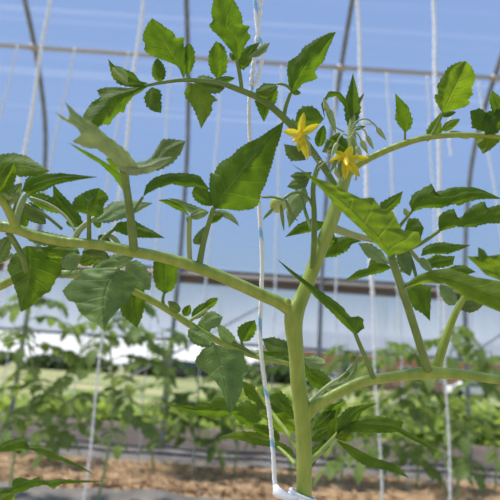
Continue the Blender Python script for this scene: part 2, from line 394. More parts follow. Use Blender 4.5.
leaf([(237,62),(232,52),(222,40),(213,31),(209,25),(213,21),(211,12),(213,0),(218,-12),(222,-16)], [(238,62),(243,50),(247,43),(251,36),(247,32),(250,26),(243,25),(242,14),(236,4),(230,-8),(222,-16)], .388, .37, LF, A, kl=.4, kr=.4, label='broad toothed leaflet cut by the top edge of the photo')
leaf([(236,60),(240,50),(250,45),(260,42)], [(236,60),(239,69),(244,70),(249,65),(253,57),(260,42)], .39, .384, LF, A)
leaf([(247,58),(256,50),(264,43),(270,43)], [(247,58),(258,57),(266,52),(270,43)], .384, .38, LP, A, label='pale curled leaflet')
leaf([(232,60),(229,56),(230,52),(236,56)], [(232,60),(236,62),(237,59),(236,56)], .39, .39, LF, A, n=12, teeth=0)
leaf([(276,84),(264,83),(256,90),(255,103),(260,115),(264,122)], [(276,84),(278,92),(276,103),(270,107),(268,114),(264,122)], .405, .41, LF, A, M=[(276,84),(268,97),(264,122)])
ol((256,92),(278,86),12,.40,.395,LY,A,bend=-3)
st([(284,117,.412,4),(286,106,.408,4),(291,92,.402,3.5)], A)
st([(291,90,.402,2.5),(287,86,.40,3),(281,84,.40,2.5),(277,84,.402,2)], A)
leaf([(291,92),(288,82),(287,70),(288,62),(297,56),(305,46),(318,38),(328,33),(336,32)], [(291,92),(298,90),(302,84),(311,81),(318,78),(315,73),(318,66),(324,62),(325,57),(329,48),(336,32)], .402, .385, LF, A, M=[(291,92),(300,74),(313,56),(336,32)], kl=.4, kr=.35, label='broad toothed leaflet pointing up right above the flowers')
ol((292,92),(301,93),6,.402,.40,LY,A,n=14)
ol((212,82),(235,78),8,.395,.40,LF,A,n=20)
leaf([(324,119),(318,110),(312,106),(303,106),(297,112),(295,122)], [(324,119),(318,126),(308,129),(300,128),(295,122)], .43, .42, LF, A)
leaf([(306,160),(303,151),(296,146),(290,145),(284,144)], [(306,160),(298,161),(291,161),(286,155),(284,144)], .43, .428, LG, A)
ol((318,147),(324,125),11,.432,.428,LF,A,n=20)
ol((300,140),(292,118),7,.418,.415,LF,A,n=16)

# ---- upright dark leaf, centre left
B = stalk([(199,266,.388,7),(203,245,.384,6),(208,226,.38,5.5),(214,207,.376,5)], STEMD, PL, 'compound_leaf')
leaf([(214,209),(210,198),(209,186),(210,172),(214,174),(218,165),(222,161),(230,157),(237,150),(247,143),(258,138),(270,130),(284,121)], [(214,209),(225,209),(240,211),(252,209),(258,205),(260,199),(260,195),(266,184),(267,179),(272,165),(276,150),(281,135),(284,121)], .376, .355, LF, B, M=[(214,209),(228,188),(252,158),(284,121)], kl=.5, kr=.25, n=90, label='large dark leaflet pointing up right')
ol((194,187),(212,206),16,.379,.377,LF,B,bend=0,wide=.5)
leaf([(201,266),(199,266),(189,258)][:0] or oval((213,212),(239,226),7,bend=4)[0], oval((213,212),(239,226),7,bend=4)[1], .38, .375, LP, B, n=20)
ol((194,244),(206,226),11,.385,.38,LG,B,bend=-2)
ol((190,216),(209,212),10,.384,.38,LP,B,n=24)
ol((208,222),(224,214),8,.382,.378,LF,B,n=20)
Bp = stalk([(190,262,.388,5),(189,245,.388,5.5),(189,228,.388,5.5),(190,216,.386,5)], STEMP, PL, 'compound_leaf')
leaf([(190,217),(182,204),(174,201),(167,199),(158,200)], [(190,217),(183,212),(175,209),(168,205),(158,200)], .386, .375, LF, Bp)
leaf([(168,198),(178,199),(188,203),(196,206),(206,210)], [(168,198),(180,206),(190,213),(198,216),(206,210)], .39, .392, LP, Bp)
ol((189,216),(187,222),4,.386,.384,LP,Bp,n=10)

# ---- grey-green leaf close to the camera, upper left
Cc = stalk([(134,250,.378,9),(132,230,.36,8.5),(129,205,.342,8),(126,185,.328,8),(124,170,.318,9)], STEMD, PL, 'compound_leaf')
leaf([(142,172),(128,152),(105,134),(92,122),(80,116),(72,108),(65,102),(70,114),(68,120),(55,112)], [(126,178),(112,160),(98,149),(86,148),(72,141),(82,135),(76,127),(62,119),(55,112)], .315, .275, LC, Cc, M=[(134,172),(112,150),(88,130),(55,112)], kl=-.5, kr=.8, under=False, label='pale grey green leaflet seen edge on')
leaf([(118,158),(135,162),(148,161),(160,157),(173,157)], [(118,164),(132,176),(150,173),(163,166),(173,157)], .315, .30, LC, Cc, kl=.4, kr=.5)
leaf([(143,163),(152,156),(158,146),(162,139),(172,139),(186,141)], [(143,165),(148,172),(160,170),(173,163),(181,153),(186,141)], .33, .325, LG, Cc, under=True, label='dark leaflet end behind the pale one')
leaf([(130,196),(126,182),(118,171),(105,162),(92,154),(80,148),(68,142)], [(128,196),(120,186),(111,174),(100,164),(90,158),(78,150),(68,142)], .336, .30, LF, Cc, n=30)
ol((124,170),(106,158),10,.318,.316,LY,Cc,n=16)
leaf([(143,197),(146,185),(155,177),(170,173),(188,173),(200,176),(210,190)], [(143,197),(148,193),(158,188),(172,184),(186,187),(195,187),(210,190)], .352, .36, LF, Cc, kl=.5, kr=.3, label='long leaflet bending over to the right')
st([(131,216,.35,3.5),(137,206,.352,3.2),(143,197,.352,3)], Cc)

# ---- cluster at the left edge
D = stalk([(18,231,.366,10),(12,218,.36,9),(5,205,.352,8),(-5,192,.345,8)], STEM, PL, 'compound_leaf')
leaf([(-8,170),(0,154),(15,153),(27,156),(38,163),(50,171)], [(-8,180),(10,174),(22,177),(38,176),(50,171)], .345, .33, LY, D, under=False, kl=.8, kr=-.3, label='pale toothed leaflet at the left edge')
leaf([(22,191),(26,178),(40,174),(60,173),(80,175),(98,177)], [(22,191),(30,195),(45,190),(58,184),(78,180),(98,177)], .355, .34, LF, D, label='long dark leaflet pointing right')
st([(12,216,.36,3),(17,200,.358,3),(22,190,.355,3)], D)
ol((-4,192),(14,163),22,.34,.335,LY,D,under=False)
ol((4,205),(22,183),14,.352,.35,LP,D,under=False)
leaf([(-6,182),(8,180),(18,187),(20,196)],[(-6,182),(-2,200),(8,205),(20,196)],.35,.35,LP,D)
D2 = stalk([(14,230,.367,7),(18,213,.372,7),(24,198,.375,6),(28,192,.378,4)], STEMP, PL, 'compound_leaf')
leaf([(26,196),(40,192),(55,198),(66,206),(74,214)], [(26,196),(36,206),(50,212),(62,214),(74,214)], .385, .39, LF, D2)
leaf([(53,184),(62,194),(71,203),(80,215),(85,228)], [(53,184),(53,198),(63,214),(73,225),(85,228)], .388, .382, LF, D2)
ol((24,204),(46,224),16,.385,.39,LG,D2)
ol((25,212),(46,222),12,.392,.39,LG,D2)
ol((24,228),(24,208),10,.39,.39,LF,D2,n=20)
ol((22,232),(72,238),14,.395,.39,LG,D2,bend=-4)
ol((66,222),(80,226),7,.39,.388,LF,D2,n=16)
st([(25,203,.38,4),(45,215,.376,3.5),(62,229,.374,3)], D2)
st([(30,198,.38,4),(48,204,.38,3.5),(65,216,.378,3),(76,232,.374,2.5)], D2, STEMP)
D3 = stalk([(89,246,.375,5),(89,230,.37,4.5),(89,213,.365,4)], STEMD, PL, 'compound_leaf')
leaf([(89,215),(78,212),(71,207),(74,199),(82,193),(92,189),(99,188)], [(89,215),(97,217),(103,214),(104,204),(109,199),(106,193),(99,188)], .362, .35, LF, D3, kl=.8, kr=-.5, label='dark drooping rounded leaflet')
D4 = stalk([(74,243,.374,6),(78,232,.374,6),(86,224,.375,5.5),(95,218,.378,5)], STEMP, PL, 'compound_leaf')
leaf([(93,222),(103,210),(112,202),(130,200),(153,203)], [(93,222),(108,223),(122,219),(135,214),(145,208),(153,203)], .38, .39, LP, D4, under=False, kl=.6, kr=-.4, label='pale leaflet with fine ribs behind the dark one')
D5 = stalk([(98,246,.376,4),(102,240,.38,4),(108,234,.382,4),(114,229,.384,3.5)], STEMD, PL, 'compound_leaf')
leaf([(112,230),(118,222),(136,221),(140,224),(152,230),(165,238)], [(112,230),(128,236),(145,238),(165,238)], .384, .375, LF, D5)
stalk([(117,248,.38,5),(118,243,.382,5),(112,237,.384,5),(104,235,.386,4)], STEMP, PL, 'petiole')
ol((98,236),(112,245),9,.384,.386,LG,D5,n=20)
ol((100,228),(92,214),8,.39,.39,LF,D5,n=16)
D7 = stalk([(8,232,.366,6),(15,243,.372,6),(22,256,.38,6),(27,272,.39,6)], STEMD, PL, 'compound_leaf')
leaf([(26,246),(12,256),(7,268),(13,283),(18,298),(21,312)], [(30,246),(50,247),(62,255),(62,270),(55,282),(49,293),(45,293),(35,304),(21,312)], .40, .385, LF, D7, M=[(28,246),(30,268),(26,290),(21,312)], kl=.3, kr=.5, label='large dark leaflet hanging down')
leaf([(40,248),(58,244),(78,248),(80,254)], [(40,248),(50,258),(66,258),(80,254)], .392, .39, LY, D7)
leaf([(60,262),(64,254),(74,252),(82,256)], [(60,262),(66,270),(76,270),(82,256)], .388, .385, LP, D7, under=False)
ol((-6,262),(10,236),18,.372,.37,LG,D7)
st([(-10,264,.38,6),(2,260,.385,6),(12,254,.39,5)], D7, STEMP)
ol((82,252),(110,258),14,.39,.392,LG,D7,bend=2)
ol((78,262),(104,254),14,.394,.392,LY,D7)
ol((100,268),(135,255),16,.40,.40,LP,D7,under=False)
ol((92,270),(120,262),16,.398,.398,LP,D7,under=False)
D8 = stalk([(62,275,.408,7),(80,273,.375,7),(98,271,.335,6),(118,270,.315,5)], STEMD, PL, 'compound_leaf')
leaf([(118,270),(100,270),(85,273),(72,280),(62,291),(68,301),(75,302),(79,311),(90,321),(98,325),(105,332)], [(118,270),(132,274),(140,281),(134,289),(128,300),(117,311),(109,321),(105,332)], .315, .295, LG, D8, M=[(118,270),(108,285),(104,305),(105,332)], under=False, kl=.4, kr=.7, n=56, label='broad grey green leaflet hanging close to the camera')
leaf([(126,290),(119,306),(122,315),(130,322),(137,328)], [(136,278),(145,292),(145,305),(142,318),(137,328)], .42, .415, LF, D8)
ol((128,262),(150,290),22,.415,.41,LP,D8,under=False)
E = stalk([(163,305,.417,4),(163,298,.416,3),(165,291,.415,2.5)], STEMD, PL, 'compound_leaf')
leaf([(165,294),(156,288),(153,277),(153,265),(156,256),(165,254)], [(165,294),(173,290),(177,281),(178,268),(175,256),(165,254)], .415, .41, LF, E, label='dark rounded leaflet')
leaf(*oval((180,312),(168,301),9)[:2], .416,.41,LG,E,n=20); ol((184,316),(190,305),9,.418,.415,LF,E,n=20)
ol((192,318),(210,302),11,.42,.415,LF,E); ol((205,307),(218,298),9,.416,.41,LY,E,under=False,n=20)
leaf([(198,323),(205,312),(214,311),(223,317)], [(198,323),(207,330),(219,327),(223,317)], .425, .415, LP, E, under=False)
st([(188,322,.42,4),(200,314,.418,3.5),(210,307,.416,3)], E, STEMP)
ol((200,322),(208,336),16,.43,.43,LF,E)
E7 = stalk([(196,328,.42,5),(204,338,.40,5),(214,346,.365,4.5)], STEMD, PL, 'compound_leaf')
leaf([(214,344),(204,348),(196,358),(195,366),(206,373),(215,381),(222,391),(226,403),(230,415)], [(214,344),(228,348),(243,351),(245,360),(249,372),(243,377),(243,388),(238,401),(230,415)], .36, .34, LG, E7, M=[(214,344),(220,362),(225,385),(230,415)], under=False, kl=.3, kr=.6, n=56, label='grey green lobed leaflet hanging down left of the string')
leaf(*oval((188,330),(214,347),16)[:2], .385,.372,LG,E7,under=False)
ol((236,352),(218,324),14,.426,.42,LP,E7,under=False); 
st([(250,353,.426,3),(244,348,.426,2.5),(241,340,.424,2.5)], E7)
leaf([(241,342),(237,334),(238,327),(246,322),(255,320)], [(241,342),(249,341),(254,336),(257,328),(255,320)], .424, .42, LF, E7)
E8 = stalk([(232,343,.424,4),(240,346,.425,4),(262,358,.43,4),(290,356,.45,3),(303,358,.45,3)], STEMD, PL, 'compound_leaf')
leaf([(300,352),(285,340),(272,337),(262,339)], [(300,352),(282,353),(268,352),(262,339)], .45, .44, LG, E8)
leaf([(302,366),(290,352),(272,352),(256,350)], [(302,366),(288,364),(270,361),(256,350)], .45, .44, LF, E8)
leaf([(302,356),(313,355),(324,359),(326,364)], [(302,357),(308,368),(318,370),(326,364)], .45, .44, LP, E8, label='curled leaflet with a pale edge')
leaf([(302,362),(318,368),(329,377),(334,384)], [(302,362),(304,375),(312,386),(324,392),(334,384)], .452, .45, LF, E8)

# ---- leaves low behind the main stem
G = stalk([(298,450,.405,5),(285,430,.42,4.5),(270,410,.435,4),(256,388,.445,3)], STEM, PL, 'compound_leaf')
leaf([(240,410),(228,398),(214,397),(211,404),(202,402),(197,407),(180,405),(160,403)], [(240,412),(230,416),(215,418),(198,415),(180,409),(160,403)], .43, .41, LF, G, label='dark leaflet pointing left in the lower middle')
leaf([(262,420),(258,408),(248,400),(240,403),(232,412)], [(262,420),(252,426),(240,424),(232,412)], .44, .44, LF, G)
leaf([(240,380),(252,384),(264,396),(276,396),(284,412)], [(240,380),(246,396),(260,406),(272,414),(284,412)], .45, .44, LF, G)
leaf([(219,437),(238,431),(258,432),(288,448)], [(219,437),(243,441),(262,446),(288,448)], .44, .43, LY, G)
leaf([(270,395),(280,390),(290,400),(296,420)], [(270,395),(272,408),(284,418),(296,420)], .45, .45, LF, G)
ol((280,440),(252,425),14,.445,.45,LF,G); ol((296,432),(262,412),16,.455,.455,LY,G)
ol((294,455),(268,440),9,.44,.445,LF,G)
stalk([(299,470,.403,4.5),(290,458,.42,4),(275,444,.435,3)], STEM, G, 'petiolule')
H = stalk([(308,464,.403,5),(322,450,.42,5),(333,438,.43,3.5),(337,432,.432,1.5)], STEM, PL, 'compound_leaf')
leaf([(336,434),(338,418),(347,408),(360,405),(378,403)], [(336,436),(350,431),(357,421),(362,412),(378,403)], .432, .43, LF, H)
leaf([(336,430),(352,421),(368,415),(385,417),(404,422),(400,428),(416,436),(440,453)], [(336,434),(355,432),(368,432),(382,433),(398,432),(414,441),(440,453)], .432, .42, LF, H, label='long narrow leaflet reaching right')
leaf([(336,440),(352,446),(372,457),(392,463),(402,470),(409,478)], [(336,440),(350,455),(362,464),(375,468),(390,471),(409,478)], .43, .415, LF, H, label='toothed leaflet hanging down right')
leaf([(330,440),(326,428),(330,420),(338,417)], [(330,440),(336,438),(340,430),(338,417)], .435, .435, LY, H)
leaf([(335,438),(345,442),(352,438),(350,430)],[(335,438),(340,432),(346,428),(350,430)],.43,.43,LY,H)
ol((312,430),(336,410),16,.445,.45,LF,H); ol((310,440),(332,428),12,.44,.445,LF,H); ol((310,452),(330,446),10,.44,.44,LF,H)
ol((306,470),(318,452),8,.43,.44,LF,H,n=20)
ol((360,432),(384,422),10,.44,.44,LY,H,n=24)
leaf([(330,405),(345,400),(340,412),(332,424)],[(330,405),(322,412),(322,420),(332,424)],.45,.45,LF,H)
# small hairy sucker in the fork of the right shoot
K0 = stalk([(304,408,.402,5),(316,396,.41,4.5),(330,384,.42,3.5),(342,376,.425,2),(352,364,.43,.8)], STEMP, PL, 'compound_leaf')
leaf([(340,388),(345,376),(354,364),(358,350)], [(340,388),(350,384),(358,374),(358,350)], .43, .435, LP, K0, under=False)
ol((326,388),(350,384),8,.425,.43,LP,K0,n=24); ol((342,376),(350,372),7,.425,.425,LG,K0,n=20)
ol((320,398),(340,392),10,.43,.432,LG,K0,n=20)

# ---- right shoot leaves
K1 = stalk([(374,381,.389,6),(369,366,.384,5),(362,350,.378,4.5),(355,333,.372,4)], STEMD, PL, 'compound_leaf')
leaf([(357,334),(364,328),(363,319),(359,316),(352,319),(342,306),(330,297),(313,286),(297,274),(277,259)], [(355,335),(345,326),(330,311),(315,297),(303,284),(290,273),(277,259)], .372, .36, LF, K1, M=[(356,334),(340,314),(318,294),(297,276),(277,259)], kl=.6, kr=.4, label='narrow leaflet crossing in front of the main stem')
K2 = stalk([(429,374,.383,9),(420,345,.37,8),(409,310,.352,8),(400,283,.338,8),(391,256,.325,8)], STEMD, PL, 'compound_leaf')
leaf([(393,256),(412,250),(422,242),(419,232),(402,230),(398,222),(393,211),(382,209),(373,197),(363,199),(350,193),(332,184),(312,176),(290,163)], [(391,259),(382,250),(370,238),(355,224),(340,210),(322,190),(305,174),(290,163)], .325, .30, LY, K2, M=[(392,257),(376,236),(348,208),(318,183),(290,163)], kl=.5, kr=.2, n=64, teeth=.4, label='large bright yellow green leaflet in front of the stem')
K3 = stalk([(437,366,.40,10),(447,335,.40,8),(456,312,.40,7),(468,292,.40,6)], STEM, PL, 'compound_leaf')
leaf([(404,286),(416,276),(432,270),(450,268),(475,277),(500,281),(520,286)], [(404,288),(425,283),(445,284),(465,297),(483,305),(500,312),(520,312)], .335, .30, LY, K3, M=[(404,287),(430,276),(460,282),(490,294),(520,300)], kl=.6, kr=.6, teeth=.3, label='bright blurred leaflet at the right edge')
leaf([(505,282),(486,275),(474,263),(466,256),(473,257),(482,263)], [(505,282),(510,262),(500,254),(490,256),(482,263)], .30, .295, LY, K3, teeth=0)
leaf([(478,247),(484,250),(488,256),(492,262)],[(478,247),(478,258),(484,266),(492,262)],.305,.30,LF,K3,teeth=0,n=20)
leaf([(404,286),(409,300),(414,309),(422,313),(430,321)], [(404,286),(420,284),(431,287),(431,297),(430,321)], .40, .395, LF, K3)
ol((458,305),(485,302),12,.40,.395,LG,K3,bend=-3); ol((455,305),(440,284),14,.405,.41,LP,K3,under=False)
ol((460,300),(476,288),12,.405,.40,LY,K3)
st([(405,290,.345,3),(415,284,.35,3),(430,278,.345,2)], K2)
K4 = stalk([(328,226,.412,9),(345,232,.418,8),(362,237,.423,7),(390,243,.43,6),(405,246,.435,5),(420,262,.44,4)], STEMP, PL, 'compound_leaf')
leaf([(358,243),(370,243),(382,251),(390,264)], [(358,243),(366,256),(378,263),(390,264)], .425, .415, LP, K4, under=False, label='pale folded leaflet')
leaf([(392,268),(380,259),(370,260),(368,268),(358,270),(344,281)], [(392,268),(381,273),(370,275),(358,279),(344,281)], .43, .42, LF, K4)
leaf([(322,258),(326,246),(334,238),(346,236),(362,241)], [(322,258),(335,257),(347,251),(352,244),(362,241)], .44, .43, LF, K4)
leaf([(340,243),(333,233),(326,232),(317,239)],[(340,243),(330,247),(322,245),(317,239)],.44,.43,LF,K4)
leaf([(378,214),(380,203),(390,197),(403,191)], [(378,214),(390,212),(400,203),(403,191)], .435, .425, LF, K4)
leaf([(412,212),(409,203),(412,195),(420,190),(432,183),(433,190),(431,193),(445,190),(452,187),(475,187),(488,192),(502,199)], [(412,212),(425,208),(440,208),(448,206),(455,204),(460,206),(466,202),(482,199),(502,199)], .42, .395, LF, K4, kl=.5, kr=.3, label='long lobed leaflet pointing right, upper of two')
st([(394,236,.43,4),(400,226,.428,3.5),(412,211,.42,3)], K4)
leaf([(439,232),(438,222),(440,214),(448,210),(455,209),(454,217),(460,218),(467,210),(478,203),(485,201),(485,208),(500,205),(520,202)], [(439,232),(455,227),(475,227),(485,224),(500,223),(520,221)], .415, .39, LF, K4, label='long lobed leaflet pointing right, lower of two')
st([(402,252,.435,4),(420,244,.425,4),(439,231,.415,3.5)], K4)
leaf([(421,256),(423,248),(430,244),(442,242),(455,244),(471,245)], [(421,256),(432,254),(448,254),(460,250),(471,245)], .425, .415, LF, K4)
leaf([(422,262),(433,256),(436,254),(445,256),(455,256)], [(422,262),(428,268),(442,268),(453,265),(455,256)], .43, .425, LF, K4)
leaf([(445,270),(455,265),(465,265),(476,272)],[(445,270),(455,275),(466,275),(476,272)],.43,.425,LF,K4,n=24)
leaf([(404,232),(408,218),(418,218),(424,228)], [(404,232),(412,240),(420,240),(424,228)], .425, .42, LF, K4, n=24)
ol((414,262),(400,272),12,.43,.43,LP,K4,under=False,n=24); ol((400,250),(410,276),14,.425,.42,LG,K4)
st([(405,246,.435,3),(412,262,.43,4),(417,280,.425,3)], K4)
ol((420,258),(432,272),9,.425,.42,LP,K4,under=False,n=24)
ol((408,216),(404,208),6,.42,.42,LP,K4,n=14)
ol((378,346),(398,334),0.1,.4,.4,LF,K4,n=4) if False else None

# ---- leaf arching right from the top
Q = stalk([(334,204,.418,8),(343,184,.418,8),(354,168,.414,8),(372,157,.41,7),(400,145,.405,6.5),(430,137,.40,6),(470,135,.395,5.5),(520,139,.39,5)], STEM, PL, 'compound_leaf')
st([(404,144,.405,3),(405,138,.404,2.5),(405,131,.402,2)], Q)
leaf([(405,133),(397,123),(395,118),(396,106),(395,93)], [(405,133),(411,128),(413,120),(408,106),(395,93)], .402, .39, LF, Q)
st([(430,138,.40,4),(437,126,.397,3.5),(443,112,.393,3)], Q)
leaf([(442,113),(435,100),(434,95),(438,94),(437,85),(442,77),(448,67),(458,62),(466,61)], [(443,113),(455,110),(465,107),(471,103),(468,100),(473,95),(472,88),(476,78),(473,68),(466,61)], .393, .375, LY, Q, M=[(442,113),(450,97),(459,78),(466,61)], kl=.3, kr=.4, n=56, label='bright toothed leaflet standing upright')
leaf([(427,142),(426,131),(430,124),(437,117),(441,112)], [(427,142),(436,136),(443,131),(441,122),(441,112)], .402, .40, LY, Q)
ol((442,130),(460,119),9,.405,.40,LY,Q,n=20); ol((442,116),(456,112),6,.40,.40,LF,Q,n=16); ol((470,138),(449,131),6,.40,.40,LP,Q,n=16)
leaf([(500,120),(492,112),(489,100),(492,90)], [(500,120),(506,110),(502,98),(492,90)], .38, .375, LF, Q)
leaf([(496,134),(481,131),(472,128),(471,120),(470,111)], [(496,134),(496,120),(488,114),(480,108),(470,111)], .385, .38, LF, Q, kl=.6)
leaf([(485,135),(482,122),(486,112),(500,108)],[(485,135),(496,134),(508,124),(500,108)],.38,.378,LF,Q)
leaf([(474,136),(477,145),(480,149),(483,154)], [(505,138),(498,143),(490,150),(483,154)], .395, .385, LY, Q, M=[(490,137),(487,145),(483,154)])
st([(489,135,.394,4),(496,126,.388,3.5),(503,117,.38,3)], Q)

# ---- flower truss
T = stalk([(312,268,.402,5),(314,240,.398,6),(314,210,.394,5.5),(313,190,.39,5),(316,172,.388,5),(322,163,.387,5),(328,172,.386,4)], STEMD, PL, 'flower_truss')
def petal(c, tip, w, d0, d1, parent, curl=0, mat=PETAL):
    L, R, M = oval(c, tip, w, 0, .35, 8); return leaf(L, R, d0, d1, mat, parent, M, kl=-.5, kr=-.5, teeth=0, n=14, arch=curl, name='petal')
def flower(c, dc, tips, cone, label, dcone=.372):
    root = stalk([(c[0]+10, c[1]+22, .39, 2.5), (c[0]+8, c[1]+8, dc+.008, 2.5), (c[0]+1, c[1]+1, dc+.002, 3.5), (c[0], c[1], dc, 4.5)], STEMP, PL, 'flower', 8)
    root['label'] = label
    for (x, y, w, dd) in tips: petal(c, (x, y), w, dc, dc+dd, root, -.001)
    m = MB(); q = catmull([(c[0]+.5, c[1]-.5, dc, 6), ((c[0]*2+cone[0])/3, (c[1]*2+cone[1])/3, dc*.67+dcone*.33, 6.5), ((c[0]+cone[0]*2)/3, (c[1]+cone[1]*2)/3, dc*.33+dcone*.67, 5), (cone[0], cone[1], dcone, 1.6)], 4)
    m.tube([P(*a[:3]) for a in q], [a[3]/2*a[2]/F for a in q], 10); m.build('anther_cone', ANTH, root)
    return root
f1 = flower((300,134), .38, [(304,112,7.5,-.002),(320,124,8,-.004),(308,160,8,.0),(283,131,8,-.004),(299,152,6.5,-.008)], (293,142), 'open yellow flower with pointed petals, left of two')
f2 = flower((346,158), .385, [(329,161,8,-.003),(352,146,8.5,.002),(370,158,6.5,-.002),(360,177,8.5,-.008),(345,180,8,-.006),(335,151,6.5,.0)], (347,166), 'open yellow flower facing down, right of two')
for (a, b, w) in (((338,160),(328,175),3.5),((339,161),(341,178),4),((337,160),(331,166),3),((342,160),(337,172),3)):
    ol(a, b, w, .382, .378, LP, f2, n=12, teeth=0, name='sepal')
for (a, b, w) in (((303,134),(296,148),2.5),((302,132),(311,140),2.5)):
    ol(a, b, w, .384, .386, LP, f1, n=12, teeth=0, name='sepal')
# buds with drooping pedicels
def bud(pts, d, w=6):
    r = stalk([(*p, d, 1.6) for p in pts], STEMP, PL, 'flower_bud', 8)
    e = pts[-1]; pm = pts[-2]; dx, dy = e[0]-pm[0], e[1]-pm[1]; l = math.hypot(dx, dy); dx /= l; dy /= l
    m = MB(); q = catmull([(e[0], e[1], d, 2.5), (e[0]+dx*3, e[1]+dy*3, d, w), (e[0]+dx*9, e[1]+dy*9, d, w*.8), (e[0]+dx*15, e[1]+dy*15, d-.001, .8)], 4)
    m.tube([P(*a[:3]) for a in q], [a[3]/2*a[2]/F for a in q], 8); m.build('bud', simple('bud_green', (.36, .45, .18), .6, sheen=.6) if 'bud_green' not in bpy.data.materials else bpy.data.materials['bud_green'], r)
bud([(351,132),(356,122),(366,119),(374,124),(377,128)], .42, 5.5)
bud([(350,135),(357,128),(364,130),(367,136)], .418, 5)
bud([(350,138),(355,132),(359,136),(361,140)], .414, 6)
bud([(348,136),(343,134),(339,138),(337,143)], .412, 5)
bud([(348,140),(352,136),(355,140),(357,146)], .408, 5)
bud([(318,168),(326,162),(334,164),(336,168)], .384, 8)
bud([(346,128),(338,128),(333,122),(330,114),(328,106)][::-1][:0] or [(344,132),(334,126),(330,118),(328,112)], .425, 6)
# growing tip
X = stalk([(350,140,.428,6),(350,122,.436,4.5),(352,100,.437,1.5)], STEMP, PL, 'growing_tip')
leaf([(350,132),(345,118),(344,104),(348,90),(353,73)], [(352,132),(358,122),(361,108),(358,92),(353,73)], .43, .425, LF, X, kl=.8, kr=.8, teeth=2.2, label='folded toothed young leaf at the top')
leaf([(348,122),(344,106),(336,96),(328,98),(324,108),(325,120)], [(348,122),(350,104),(340,92),(329,91),(321,104),(325,120)], .432, .425, LF, X, M=[(348,122),(347,105),(338,94),(328,95),(323,106),(325,120)], kl=.3, kr=.3, teeth=1.5)
leaf([(336,134),(330,124),(326,114),(326,104)], [(336,134),(336,124),(333,112),(326,104)], .43, .427, LP, X, n=24)
ol((358,104),(364,93),3,.43,.43,LG,X,n=10,teeth=0); ol((352,130),(366,126),4,.432,.43,LF,X,n=12)
leaf([(330,138),(338,132),(347,140),(352,152)], [(330,138),(334,152),(342,156),(352,152)], .435, .435, LF, X)
leaf([(322,152),(326,140),(334,136),(342,136)], [(322,152),(330,154),(340,150),(342,136)], .438, .438, LG, X)
# leaves behind the fruit
Y = stalk([(312,230,.405,4),(306,214,.412,3.5),(300,190,.415,3)], STEMD, PL, 'compound_leaf')
leaf([(306,188),(296,190),(288,198),(286,212),(289,228)], [(306,188),(309,198),(304,208),(297,217),(289,228)], .418, .41, LP, Y, teeth=1.6, label='mottled pale leaflet behind the fruit')
leaf([(310,175),(300,178),(292,180),(287,187)], [(310,178),(306,188),(296,190),(287,187)], .42, .42, LG, Y, teeth=1.8)
leaf([(312,172),(303,172),(296,172),(290,176)], [(312,172),(308,182),(298,182),(290,176)], .422, .42, LG, Y, teeth=1.6)
leaf([(324,222),(310,219),(298,224),(285,237)], [(324,222),(320,230),(305,233),(285,237)], .42, .41, LF, Y, teeth=1.5)
# fruit
FR = stalk([(313,207,.393,3.5),(309,199,.391,3),(301,193,.389,3),(293,193,.387,3),(286,197,.386,3.5),(283,200,.386,3)], STEMD, PL, 'green_tomato', 8)
FR['label'] = 'small unripe green fruit hanging from a curved stalk'
c = P(278, 204.5, .386); r = 8.6*.386/F; m = MB(); vs = []
for i in range(17):
    a = math.pi*i/16
    for k in range(24):
        t = 2*math.pi*k/24; rr = r*math.sin(a)*(1+.02*math.cos(5*t))
        vs.append(c+Vector((rr*math.cos(t), rr*math.sin(t), r*.98*math.cos(a))))
m.add(vs, [(i*24+k, i*24+(k+1) % 24, (i+1)*24+(k+1) % 24, (i+1)*24+k) for i in range(16) for k in range(24)])
m.build('fruit', FRUIT, FR)
for pts in ([(284,200),(272,197),(263,197),(258,193)], [(272,209),(270,212),(266,216),(263,220)], [(281,205),(282,215),(283,223),(284,231)], [(286,200),(289,208),(293,216),(298,221)]):
    w = (1.8, 2.6, 2.2, .5) if pts[0][0] == 284 else (2.5, 4, 3, .4)
    s_ = stalk([(*p, .369+.004*i, w[i]) for i, p in enumerate(pts)], STEMD, FR, 'sepal', 6)
# fine hairs on the truss and growing tip
m = MB(); RR = random.Random(5)
seg = [((316,172,.387),(313,200,.391)),((350,150,.42),(351,112,.43)),((320,165,.385),(312,190,.39)),((356,124,.42),(374,124,.42)),((330,150,.40),(318,170,.387)),((300,139,.42),(322,165,.42)),((292,312,.40),(302,420,.40)),((304,420,.40),(304,500,.40))]
for a, b in seg:
    for i in range(170):
        t = RR.random(); q = [x+(y-x)*t for x, y in zip(a, b)]
        big = a[1] > 300
        p0 = P(q[0]+(RR.uniform(-9, 9) if big else RR.uniform(-2.5, 2.5)), q[1], q[2]); d = Vector((RR.gauss(0, 1), RR.gauss(0, 1), RR.gauss(0, 1))).normalized()*RR.uniform(.001, .0028)*(.5 if big else 1)
        w = d.orthogonal().normalized()*.00011; w2 = d.cross(w).normalized()*.00011
        m.add([p0-w, p0+w, p0+w2, p0+d], [(0, 1, 3), (1, 2, 3), (2, 0, 3)])
h = m.build('stem_hairs', HAIR, PL); h['kind'] = 'stuff'

